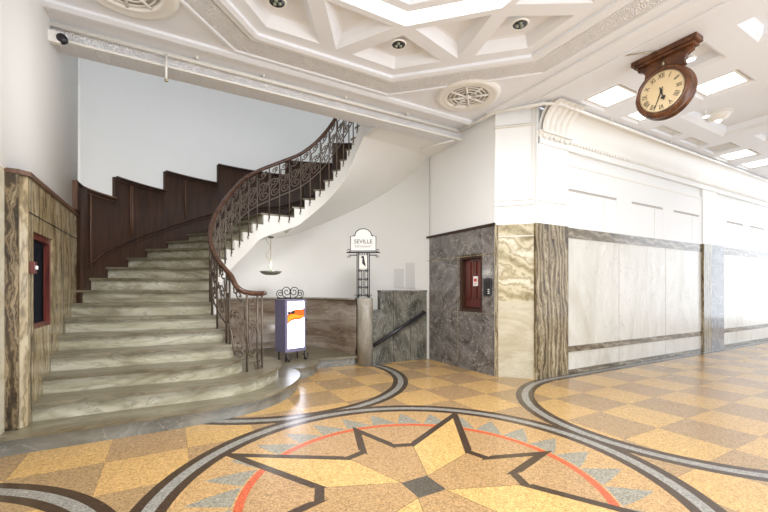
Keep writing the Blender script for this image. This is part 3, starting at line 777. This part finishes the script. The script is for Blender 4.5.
# ------------------------------------------------------------------ lower handrail on the parapet
t = thing('wall_handrail', 'black handrail sloping down the green-grey marble parapet', 'handrail', (4.0, 6.3, 1.0))
m = MB()
a, b = Vector((4.50, 6.31, .95)), Vector((3.33, 6.31, .36)); d = (b-a).normalized()
m.tube([a+Vector((0, .06, 0)), a, b], .036, 8); m.build('rail', M_black, t)
for s in (.06, .55):
    p = a.lerp(b, s); m = MB(); m.tube([p, p+Vector((0, .02, -.05)), p+Vector((0, .07, -.05))], .01, 6); m.lathe([(0, 0), (.03, 0), (.03, -.01), (0, -.01)], (p.x, 6.38, p.z-.05), 'y', 12); m.build('bracket', M_black, t)

# ------------------------------------------------------------------ restaurant sign on the column
t = thing('restaurant_sign', 'white board lettered SEVILLE in a black iron frame on the round column', 'sign', (3.2, 6.40, 1.25))
hx, hy = .871, -.491      # faces the room
o = Vector((3.17, 6.415))
def sp(u, z, d=0): return (o.x+hx*u-hy*d*-1*0+(.491*-d if d else 0), o.y+hy*u-(.871*d), z)
def slab(m, pts, d0, d1):
    n = len(pts); m.add([sp(u, z, d0) for u, z in pts]+[sp(u, z, d1) for u, z in pts], [tuple(range(n)), tuple(range(2*n-1, n-1, -1))]+[(i, (i+1) % n, n+(i+1) % n, n+i) for i in range(n)])
m = MB()
for u in (-.115, -.085, .085, .115): m.tube([sp(u, 1.25), sp(u, 2.10)], .010, 6)
m.build('post', M_iron2, t)
m = MB()
for u in (-.03, .03, 0): m.tube([sp(u, 1.28), sp(u, 1.76)], .006, 5)
for z in (1.30, 1.45, 1.60, 1.76):
    m.tube([sp(-.1, z), sp(.1, z)], .008, 5)
    for s in (-1, 1): m.tube([sp(s*(.055+.022*cos(a_*.7)), z+.0+.022*sin(a_*.7)) for a_ in range(9)], .005, 5, closed=True)
m.build('lattice', M_iron2, t)
m = MB()
board = [(-.235, 2.13), (.235, 2.13), (.235, 2.40), (.17, 2.41)]+[(.15*cos(a_*pi/10), 2.42+.12*sin(a_*pi/10)) for a_ in range(0, 11)]+[(-.17, 2.41), (-.235, 2.40)]
slab(m, board, -.008, .008); m.build('board', M_wall2, t)
m = MB(); m.tube([sp(u, z) for u, z in board], .011, 6, closed=True)
for s in (-1, 1): m.lathe([(0, -.02), (.018, 0), (0, .02)], sp(s*.17, 2.41), 'z', 8)
m.build('frame', M_iron2, t)
m = MB(); m.tube([sp(-.31, 2.10), sp(.31, 2.10)], .012, 6); m.tube([sp(-.24, 2.05), sp(-.12, 2.05)], .009, 6); m.tube([sp(.24, 2.05), sp(.12, 2.05)], .009, 6)
for s in (-1, 1):
    for zc, sg in ((2.13, 1), (2.04, -1)):
        q_ = MB(); q_.tube([sp(s*(.26+.035*(1-i/14)*cos(i*.55)), zc+sg*.035*(1-i/14)*sin(i*.55)) for i in range(12)], .007, 5); q_.build('scroll', M_iron2, t)
for u in (-.06, -.02, .02, .06): q_ = MB(); q_.lathe([(0, -.02), (.014, 0), (0, .02)], sp(u, 2.07), 'z', 8); q_.build('bead', M_iron2, t)
for s in (-1, 1): q_ = MB(); q_.tube([sp(s*(.13+.03*cos(i*.6)), 1.28+.03*sin(i*.6)) for i in range(10)], .007, 5); q_.build('scroll', M_iron2, t)
m.build('arm_bar', M_iron2, t)
m = MB(); slab(m, [(-.03, 2.03), (.01, 2.04), (.02, 1.98), (.035, 1.9), (.05, 1.84), (.02, 1.86), (-.015, 1.89), (-.02, 1.95), (-.01, 1.99), (-.04, 2.0)], -.004, .004)
m.build('dancer_silhouette', M_black, t)
m = MB(); slab(m, [(-.075, 1.8), (.075, 1.8), (.075, 2.04), (-.075, 2.04)], -.012, -.006); m.build('backplate', M_trimw, t)
ang = atan2(hy, hx)
def txtM(u, z, d): 
    return Matrix.Translation(sp(u, z, d)) @ Matrix.Rotation(ang, 4, 'Z') @ Matrix.Rotation(R(90), 4, 'X')
M_txt = paint('sign_ink', (.03, .03, .03), .5)
text_mesh('SEVILLE', .105, txtM(0, 2.30, .010), M_txt, 'lettering', t)
M_txtg = paint('grey_sign_ink', (.25, .25, .24), .5)
text_mesh('RESTAURANT', .050, txtM(0, 2.21, .010), M_txtg, 'small_lettering', t)

# ------------------------------------------------------------------ light box advertising sign
LB = thing('lightbox_sign', 'lit advertising box with orange wave, violet frame and scrolled iron top, behind the bottom steps', 'light box', (1.90, 6.62, RS))
h2 = Vector((.95, .31)).normalized(); n2 = Vector((-h2.y, h2.x)); p0 = Vector((1.73, 6.5))
def lb(u, d, z): q = p0+h2*u+n2*d; return (q.x, q.y, z)
def lbox(m, u0, u1, d0, d1, z0, z1):
    m.add([lb(u, d, z) for z in (z0, z1) for d in (d0, d1) for u in (u0, u1)], [(0, 2, 3, 1), (4, 5, 7, 6), (0, 1, 5, 4), (2, 6, 7, 3), (0, 4, 6, 2), (1, 3, 7, 5)])
Wd, Z0, Z1 = .42, .33, 1.235
m = MB(); lbox(m, 0, Wd, .02, .31, Z0, Z1)
lbox(m, 0, .045, -.01, .02, Z0, Z1); lbox(m, Wd-.03, Wd, -.01, .02, Z0, Z1); lbox(m, .045, Wd-.03, -.01, .02, Z0, Z0+.06); lbox(m, .045, Wd-.03, -.01, .02, Z1-.03, Z1)
m.build('case', M_purple, LB)
m = MB(); lbox(m, .045, Wd-.03, .0, .018, Z0+.06, Z1-.03); m.build('screen', E_box, LB)
u0, u1 = .045, Wd-.03
def wavepoly(lo, hi, n=14):
    t_ = [i/n for i in range(n+1)]; return [(u0+(u1-u0)*s, lo(s)) for s in t_]+[(u0+(u1-u0)*s, hi(s)) for s in reversed(t_)]
def poster(pts, d, mat, name):
    n = len(pts); m = MB()
    k = n//2
    for i in range(k-1):
        a, b, c, e = pts[i], pts[i+1], pts[n-2-i], pts[n-1-i]
        m.add([lb(a[0], d, a[1]), lb(b[0], d, b[1]), lb(c[0], d, c[1]), lb(e[0], d, e[1])], [(0, 1, 2, 3)])
    m.build(name, mat, LB, fixn=False)
E_or = emit('orange_backlit_print', (1, .17, .01), .95, (.05, .02, .01)); E_ye = emit('yellow_backlit_print', (1, .45, .01), 1.0, (.05, .03, .01))
lo = lambda s: .80+.15*s+.03*sin(s*5+.4); hi = lambda s: .975+.13*s+.03*sin(s*5-.2)
poster(wavepoly(lo, hi), -.002, E_or, 'orange_wave')
poster(wavepoly(lambda s: lo(s)+.03, lambda s: lo(s)+.03+(hi(s)-lo(s))*(.62-.55*s)), -.004, E_ye, 'yellow_wave')
m = MB()
for (u, z, w_, h_) in ((.052, .985, .055, .045), (.118, .99, .07, .05), (.08, 1.06, .04, .02), (.14, 1.07, .03, .02)):
    lbox(m, u, u+w_, -.006, -.004, z, z+h_)
m.build('print_letters', M_black, LB)
m = MB()
def lsp(uc, zc, r, a0, a1, n=16, sh=.85): return [lb(uc+r*(1-sh*i/n)*cos(a0+(a1-a0)*i/n), .1, zc+r*(1-sh*i/n)*sin(a0+(a1-a0)*i/n)) for i in range(n+1)]
for uc, r, dr in ((-.03, .08, 1), (.10, .11, 1), (.25, .11, -1), (.38, .08, -1)):
    a0 = R(-90); m.tube(lsp(uc, Z1+.025+r, r, a0, a0-dr*R(620)), .008, 5)
m.tube([lb(-.08, .1, Z1+.02), lb(Wd, .1, Z1+.02)], .010, 5)
m.tube([lb(.175, .1, Z1+.02), lb(.175, .1, Z1+.18)], .009, 5)
m.build('scroll_crest', M_iron2, LB)
for u, d in ((.02, 0), (Wd-.02, 0), (.02, .22), (Wd-.02, .22)): m = MB(); m.tube([lb(u, d, RS), lb(u, d, Z0+.01)], .012, 6); m.build('leg', M_iron2, LB)
for u in (-.03, Wd-.10):
    m = MB(); m.tube([lb(u+.13*i/9, -.05-.03*sin(i*.4), RS+.06+.05*cos(i*.75)) for i in range(10)], .011, 5); m.build('foot_scroll', M_iron2, LB)
for zc in (.85, .62): m = MB(); m.tube([lb(Wd+.06-.06*(1-i/14)*cos(i*.5), .1, zc+.07*(1-i/14)*sin(i*.5)) for i in range(13)], .010, 5); m.build('side_scroll', M_iron2, LB)

# ------------------------------------------------------------------ pendant lamp
t = thing('pendant_lamp', 'small bronze dish pendant lamp hanging under the curved stair', 'pendant lamp', (1.75, 7.62, 1.7))
m = MB(); m.lathe([(0, 0), (.10, .005), (.17, .03), (.215, .075), (.20, .078), (.1, .04), (0, .035)], (1.75, 7.62, 1.69), 'z', 28); m.build('bowl', M_bronze, t)
m = MB(); m.lathe([(0, 0), (.03, 0), (.025, .05), (.012, .07), (0, .07)], (1.75, 7.62, 1.76), 'z', 14); m.build('holder', M_bronze, t)
m = MB(); m.tube([(1.75, 7.62, 1.8), (1.75, 7.62, 2.45)], .006, 6); m.build('rod', M_brass, t)
m = MB(); m.tube([(1.75-.05+.04*sin(i*.7), 7.62, 1.83+i*.036) for i in range(18)], .005, 5); m.build('cord', M_brass, t)
m = MB(); m.lathe([(0, 0), (.05, 0), (.06, .025), (0, .03)], (1.75, 7.62, 2.42), 'z', 18); m.build('canopy', M_dark, t)

pl = bpy.data.lights.new('pendant_light', 'POINT'); pl.energy = 7; pl.shadow_soft_size = .12; pl.color = (1, .97, .92)
plo = bpy.data.objects.new('pendant_light', pl); C.objects.link(plo); plo.location = (1.75-1.75, 0, .16); plo.parent = t
# ------------------------------------------------------------------ clock
CX_, CY_, CZ_ = 5.22, 2.36, 3.775
t = thing('hanging_clock', 'round mahogany double-faced clock with roman numerals hanging from the ceiling', 'clock', (CX_, CY_, CZ_))
m = MB(); RC = .305
m.lathe([(.235, -.085), (.25, -.10), (.275, -.10), (.30, -.07), (RC, -.04), (.29, -.02), (.29, .02), (RC, .04), (.30, .07), (.275, .10), (.25, .10), (.235, .085)], (CX_, CY_, CZ_), 'x', 48)
m.build('case', M_clockw, t)
def dial_mat():
    q = NT('cream_dial'); f = q.noise(q.co(), 5, 3); return q.out(q.mix(f, (.74, .55, .30), (.86, .71, .45)), .35)
M_dial = dial_mat()
for s in (-1, 1):
    m = MB(); m.lathe([(0, s*.085), (.237, s*.085)], (CX_, CY_, CZ_), 'x', 48, smooth=False); m.build('dial', M_dial, t, fixn=False)
m = MB(); m.lathe([(.238, -.088), (.232, -.094), (.227, -.088)], (CX_, CY_, CZ_), 'x', 48); m.build('bezel', M_brass, t)
M_ink = paint('numeral_ink', (.02, .018, .015), .4)
# dial faces -X : reading right = -Y
base = Matrix(((0, 0, -1, 0), (-1, 0, 0, 0), (0, 1, 0, 0), (0, 0, 0, 1)))
num = ['XII', 'I', 'II', 'III', 'IIII', 'V', 'VI', 'VII', 'VIII', 'IX', 'X', 'XI']
for i, n_ in enumerate(num):
    a = i*pi/6; c = Vector((CX_-.088, CY_-.180*sin(a), CZ_+.180*cos(a)))
    text_mesh(n_, .082, Matrix.Translation(c) @ base @ Matrix.Rotation(-a, 4, 'Z') @ Matrix.Scale(.72, 4, (1, 0, 0)), M_ink, 'numeral', t, .001)
def hand(angle, L, w, name, spade=False):
    d = Vector((0, -sin(angle), cos(angle))); e = Vector((0, -cos(angle), -sin(angle))); c = Vector((CX_-.093, CY_, CZ_))
    prof = [(-.05, w*.6), (0, w), (L*.55, w*.7)]+([(L*.6, w*2.6), (L*.72, w*3), (L*.85, w*1.2)] if spade else [])+[(L, .0015)]
    m = MB(); rows = [[c+d*s+e*ww, c+d*s-e*ww] for s, ww in prof]; m.grid(rows, False); m.grid([[p+Vector((-.003, 0, 0)) for p in r] for r in rows], False); m.build(name, M_ink, t, fixn=False)
hand(R(165), .12, .009, 'hour_hand', True); hand(R(201), .22, .006, 'minute_hand')
m = MB(); m.lathe([(0, -.10), (.014, -.096), (.016, -.088)], (CX_, CY_, CZ_), 'x', 14); m.build('hub', M_ink, t)
m = MB()
prof = [(-.34, 4.20), (-.34, 4.15), (-.27, 4.12), (-.24, 4.07), (-.25, 4.02), (-.17, 3.99), (-.12, 4.07), (.12, 4.07), (.17, 3.99), (.25, 4.02), (.24, 4.07), (.27, 4.12), (.34, 4.15), (.34, 4.20)]
m2 = MB(); n = len(prof)
prof = [(y*.86, z) for y, z in prof]
m2.add([(CX_+x, CY_+y, z) for x in (-.03, .03) for y, z in prof], [(i, (i+1) % n, n+(i+1) % n, n+i) for i in range(n)])
tri = tessellate_polygon([[Vector((y, z, 0)) for y, z in prof]])
m2.add([(CX_-.03, CY_+y, z) for y, z in prof], [tuple(q) for q in tri]); m2.add([(CX_+.03, CY_+y, z) for y, z in prof], [tuple(q) for q in tri])
m2.build('bracket', M_clockw, t, fixn=False)
m = MB(); m.box(CX_-.07, CX_+.07, CY_-.32, CY_+.32, 4.19, 4.225); m.box(CX_-.085, CX_+.085, CY_-.35, CY_+.35, 4.225, 4.29); m.build('cornice', M_clockw, t, bevel=.008)
m = MB(); m.tube([(CX_-.04, CY_, 4.16), (CX_-.04, CY_, 4.09)], .012, 8); m.tube([(CX_-.09, CY_+.02, 4.27), (CX_-.34, CY_+.28, 4.275)], .008, 6); m.build('hook', M_brass, t)

# ------------------------------------------------------------------ ceiling fittings
t = thing('octagonal_ceiling_light', 'large octagonal lit ceiling light at the centre of the coffered ceiling', 'ceiling light', (1.76, 2.32, 4.4))
m = MB(); rows = [[(x, y, z) for x, y in octa(a)] for a, z in ((AI-.005, H+.035), (1.10, H+.10))]; m.grid(rows, False, True); m.build('cove_light', E_cove, t, fixn=False)
m = MB(); m.add([(x, y, H+.22) for x, y in octa(.86)], [tuple(range(8))]); m.build('diffuser', E_sky, t, fixn=False)
dl = None
dspots = [(22.5, 'set nearest the medallion on the right'), (67.5, 'at the middle of the picture, over the sign'), (112.5, 'at the top edge, left of the lit octagon')]
labs = ['round dark recessed downlight right of the octagon, nearest the clock', 'round dark recessed downlight between the octagon and the round ceiling medallion', 'round dark recessed downlight cut by the top edge of the picture, left of the octagon']
for i, (x, y) in enumerate(((3.33, 2.90), (2.36, 3.84), (.95, 3.87))):
    if dl is None:
        dl = thing('recessed_downlight', labs[i], 'downlight', (x, y, H), 'recessed downlights around the octagon')
        m = MB(); m.lathe([(.076, -.004), (.080, -.012), (.09, -.010), (.095, .0)], (x, y, H+.0), 'z', 28); m.build('ring', M_trimw, dl)
        m = MB(); m.lathe([(0, -.003), (.03, -.003), (.078, -.006)], (x, y, H), 'z', 20); m.build('lens', M_dark, dl, fixn=False)
        m = MB()
        for a in range(3): m.lathe([(0, -.03), (.016, -.022), (.018, -.006)], (x+.03*cos(a*2.1), y+.03*sin(a*2.1), H), 'z', 10)
        m.build('bulb', M_bronze, dl)
    else:
        c = copy_tree(dl); c.location = (x, y, H); c['label'] = labs[i]
# medallions
def medallion(x, y, label):
    t = thing('ceiling_medallion', label, 'ceiling medallion', (x, y, H), 'round ceiling medallions')
    m = MB(); m.lathe([(.47, -.0), (.45, -.04), (.40, -.05), (.36, -.03), (.33, -.045), (.30, -.03), (.30, -.0)], (x, y, H), 'z', 48); m.build('ring', M_trimw, t)
    m = MB()
    for k in range(8):
        a = k*pi/4; m.tube([(x+r_*cos(a), y+r_*sin(a), H-.03) for r_ in (.05, .30)], .016, 6)
        for r_ in (.13, .2, .26):
            m.tube([(x+r_*cos(a+s*pi/28), y+r_*sin(a+s*pi/28), H-.025) for s in range(8)], .009, 5)
    m.lathe([(0, -.05), (.05, -.045), (.06, -.02)], (x, y, H), 'z', 16); m.build('grille', M_trimw, t)
    m = MB(); m.lathe([(0, -.003), (.30, -.003)], (x, y, H), 'z', 32, smooth=False); m.build('backing', M_ventshade, t, fixn=False)
medallion(3.87, 4.34, 'round plaster grille medallion in the ceiling corner, shown whole')
medallion(-.36, 4.34, 'round plaster medallion at the top left, cut by the picture edge')
# lit corridor panels
lit = None; names_ = ['lit square ceiling panel nearest the white corner, left of the clock', 'lit ceiling panel partly hidden behind the clock', 'lit square ceiling panel right of the clock', 'lit ceiling panel behind the ceiling vent, along the right wall', 'farthest lit ceiling panel along the right wall', 'lit ceiling panel at the right picture edge, away from the wall']
li = 0
for x0, x1, y0, y1, k in rects:
    if k != 1: continue
    t = thing('panel_light', names_[li], 'ceiling light', ((x0+x1)/2, (y0+y1)/2, H+.1), 'lit ceiling panels'); li += 1
    m = MB(); m.box(x0+.08, x1-.08, y0+.08, y1-.08, H+.035, H+.12); m.build('diffuser', E_panel, t)
    m = MB()
    for a in ((x0+.055, x1-.055, y0+.055, y0+.08), (x0+.055, x1-.055, y1-.08, y1-.055), (x0+.055, x0+.08, y0+.08, y1-.08), (x1-.08, x1-.055, y0+.08, y1-.08)): m.box(*a, H+.02, H+.125)
    m.build('frame', M_trimw, t)
vl = ['shallow ceiling vent nearer the clock, beside the right wall cornice', 'second shallow ceiling vent from the clock, beside the right wall cornice', 'dark slatted ceiling vent beside the far lit panels']
vi = 0
for x0, x1, y0, y1, k in rects:
    if k != 3: continue
    t = thing('ceiling_vent', vl[vi], 'vent', ((x0+x1)/2, (y0+y1)/2, H+.05), 'corridor ceiling vents')
    m = MB(); m.box(x0+.035, x1-.035, y0+.035, y1-.035, H+.045, H+.058); m.build('backing', M_ventshade if vi == 2 else M_ceil, t)
    m = MB(); y = y0+.06
    while y < y1-.05: m.box(x0+.05, x1-.05, y, y+.012, H+.02, H+.045); y += .035
    m.build('slats', M_trimw, t); vi += 1
def spot(x, y, label, z=4.27):
    t = thing('ceiling_spotlight', label, 'spotlight', (x, y, z), 'bright corridor spotlights')
    m = MB(); m.lathe([(.0, .01), (.05, 0), (.06, -.02), (.045, -.03)], (x, y, z), 'z', 18); m.build('ring', M_trimw, t)
    m = MB(); m.tube([(x, y, z), (x, y, H+.13)], .012, 8); m.build('stem', M_trimw, t)
    m = MB(); m.lathe([(0, -.034), (.03, -.03), (.045, -.02)], (x, y, z), 'z', 16); m.build('bulb', E_spot, t, fixn=False)
spot(5.62, 2.26, 'bright spotlight shining beside the top right of the clock')
spot(7.69, 2.89, 'bright spotlight below and right of the clock')
t = thing('dome_lamp', 'white glowing dome fixture in the large ceiling coffer', 'dome fixture', (8.2, 2.9, H+.13))
m = MB(); m.lathe([(.17, 0), (.165, -.04), (.13, -.09), (.06, -.12), (0, -.125)], (8.2, 2.9, H+.13), 'z', 28); m.build('dome', M_trimw, t)
m = MB(); m.lathe([(.19, 0), (.19, -.02), (.17, -.02)], (8.2, 2.9, H+.13), 'z', 28); m.build('rim', M_trimw, t)
m = MB(); m.lathe([(0, -.15), (.03, -.145), (.045, -.12)], (8.2, 2.9, H+.13), 'z', 16); m.build('bulb', E_spot, t, fixn=False)

# sprinkler pipe
t = thing('sprinkler_pipe', 'cream painted sprinkler pipe running along the ceiling edge', 'pipe', (1.7, 5.30, 4.2))
m = MB()
m.tube([(-1.16, -1.5, 4.22), (-1.16, 5.30, 4.22)], .03, 8); m.tube([(-1.2, 5.30, 4.235), (4.54, 5.30, 4.235)], .026, 8)
m.tube([(4.54, 5.30, 4.235), (4.54, 4.46, 4.235), (4.98, 3.88, 4.235), (5.2, 3.77, 4.235), (17, 3.77, 4.235)], .026, 8)
m.build('main_pipe', M_cable, t)
m = MB(); m.tube([(-.02, 5.28, 4.23), (-.02, 5.28, 3.93)], .014, 8); m.build('drop_pipe', M_cable, t)
m = MB(); m.lathe([(.012, 0), (.022, -.01), (.02, -.03), (0, -.035)], (-.02, 5.28, 3.93), 'z', 12); m.build('sprinkler_head', M_brass, t)
m = MB(); m.tube([(4.45, 5.36, 4.08), (4.15, 5.95, 4.07)], .014, 8); m.build('branch_pipe', M_cable, t)
m = MB()
for x in (.3, 1.1, 2.3, 3.4): m = MB(); m.box(x, x+.03, 5.26, 5.33, 4.262, 4.29); m.build('pipe_clip', M_cable, t)
for x in (6.5, 8.5, 10.5): m = MB(); m.box(x, x+.03, 3.74, 3.80, 4.262, 4.29); m.build('pipe_clip', M_cable, t)
t = thing('alarm_sounder', 'small black sounder at the top left corner where beam meets wall', 'alarm', (-1.0, 5.28, 4.1))
m = MB(); m.lathe([(0, -.03), (.045, -.03), (.05, 0), (.05, .02), (0, .02)], (-.99, 5.27, 4.09), 'y', 18); m.build('horn', M_black, t)
m = MB(); m.box(-1.10, -1.0, 5.25, 5.31, 4.03, 4.15); m.build('bracket', M_cable, t)

# small wall fittings
t = thing('intercom_unit', 'black twin intercom box on the grey marble right of the red shutter', 'intercom', (WX, 4.66, 1.45))
m = MB(); m.box(WX-.03, WX, 4.665, 4.745, 1.31, 1.59); m.box(WX-.035, WX, 4.58, 4.655, 1.31, 1.59); m.build('case', M_black, t, bevel=.006)
m = MB(); m.box(WX-.045, WX-.035, 4.60, 4.635, 1.42, 1.56); m.box(WX-.033, WX-.03, 4.68, 4.73, 1.48, 1.56); m.build('handset', M_dark, t)
m = MB()
for z in (1.34, 1.37, 1.40): m.box(WX-.038, WX-.034, 4.60, 4.635, z, z+.014)
m.build('button', M_cable, t)
t = thing('paper_notice', 'small white notice with red mark taped to the red shutter', 'notice', (WX+.07, 5.03, 1.45))
M_paper = paint('notice_paper', (.85, .83, .82), .6); M_redp = paint('red_print', (.6, .08, .06), .6)
m = MB(); m.box(WX+.066, WX+.074, 4.98, 5.09, 1.47, 1.64); m.build('sheet', M_paper, t)
m = MB(); m.box(WX+.063, WX+.066, 5.0, 5.07, 1.545, 1.60); m.box(WX+.063, WX+.066, 5.01, 5.06, 1.50, 1.515); m.build('print', M_redp, t)
t = thing('bell_switch', 'small red-brown switch box with white button on the left brown marble pier', 'switch', (-1.10, 4.66, 1.6))
m = MB(); m.box(-1.10, -1.06, 4.61, 4.69, 1.55, 1.66); m.build('plate', M_red, t, bevel=.004)
m = MB(); m.lathe([(0, .055), (.018, .052), (.022, .03)], (-1.10, 4.65, 1.605), 'x', 14); m.build('button', M_cable, t)
def wallpanel(phi, dphi, z0, z1, label):
    m = MB(); A2 = [phi+dphi*j/3 for j in range(4)]
    a = [ell(q, .015) for q in A2]; b = [ell(q, .002) for q in A2]
    m.grid([[(x, y, z0) for x, y in b], [(x, y, z0) for x, y in a], [(x, y, z1) for x, y in a], [(x, y, z1) for x, y in b]], False)
    for e in (0, 3): m.add([(*a[e], z0), (*a[e], z1), (*b[e], z1), (*b[e], z0)], [(0, 1, 2, 3)])
    o_ = m.build('grey_wall_panel', M_pg, fixn=False); tag(o_, label, 'panel', 'pale grey panels above the parapet')
M_pg = paint('pale_grey_board', (.74, .73, .70), .7)
wallpanel(hit(404), hit(394.5)-hit(404), 1.45, 1.86, 'pale blank wall panel above the parapet, the left and shorter of the pair')
wallpanel(hit(415.5), hit(406)-hit(415.5), 1.44, 1.98, 'pale grey wall panel above the parapet, the taller one next to the grey marble block')
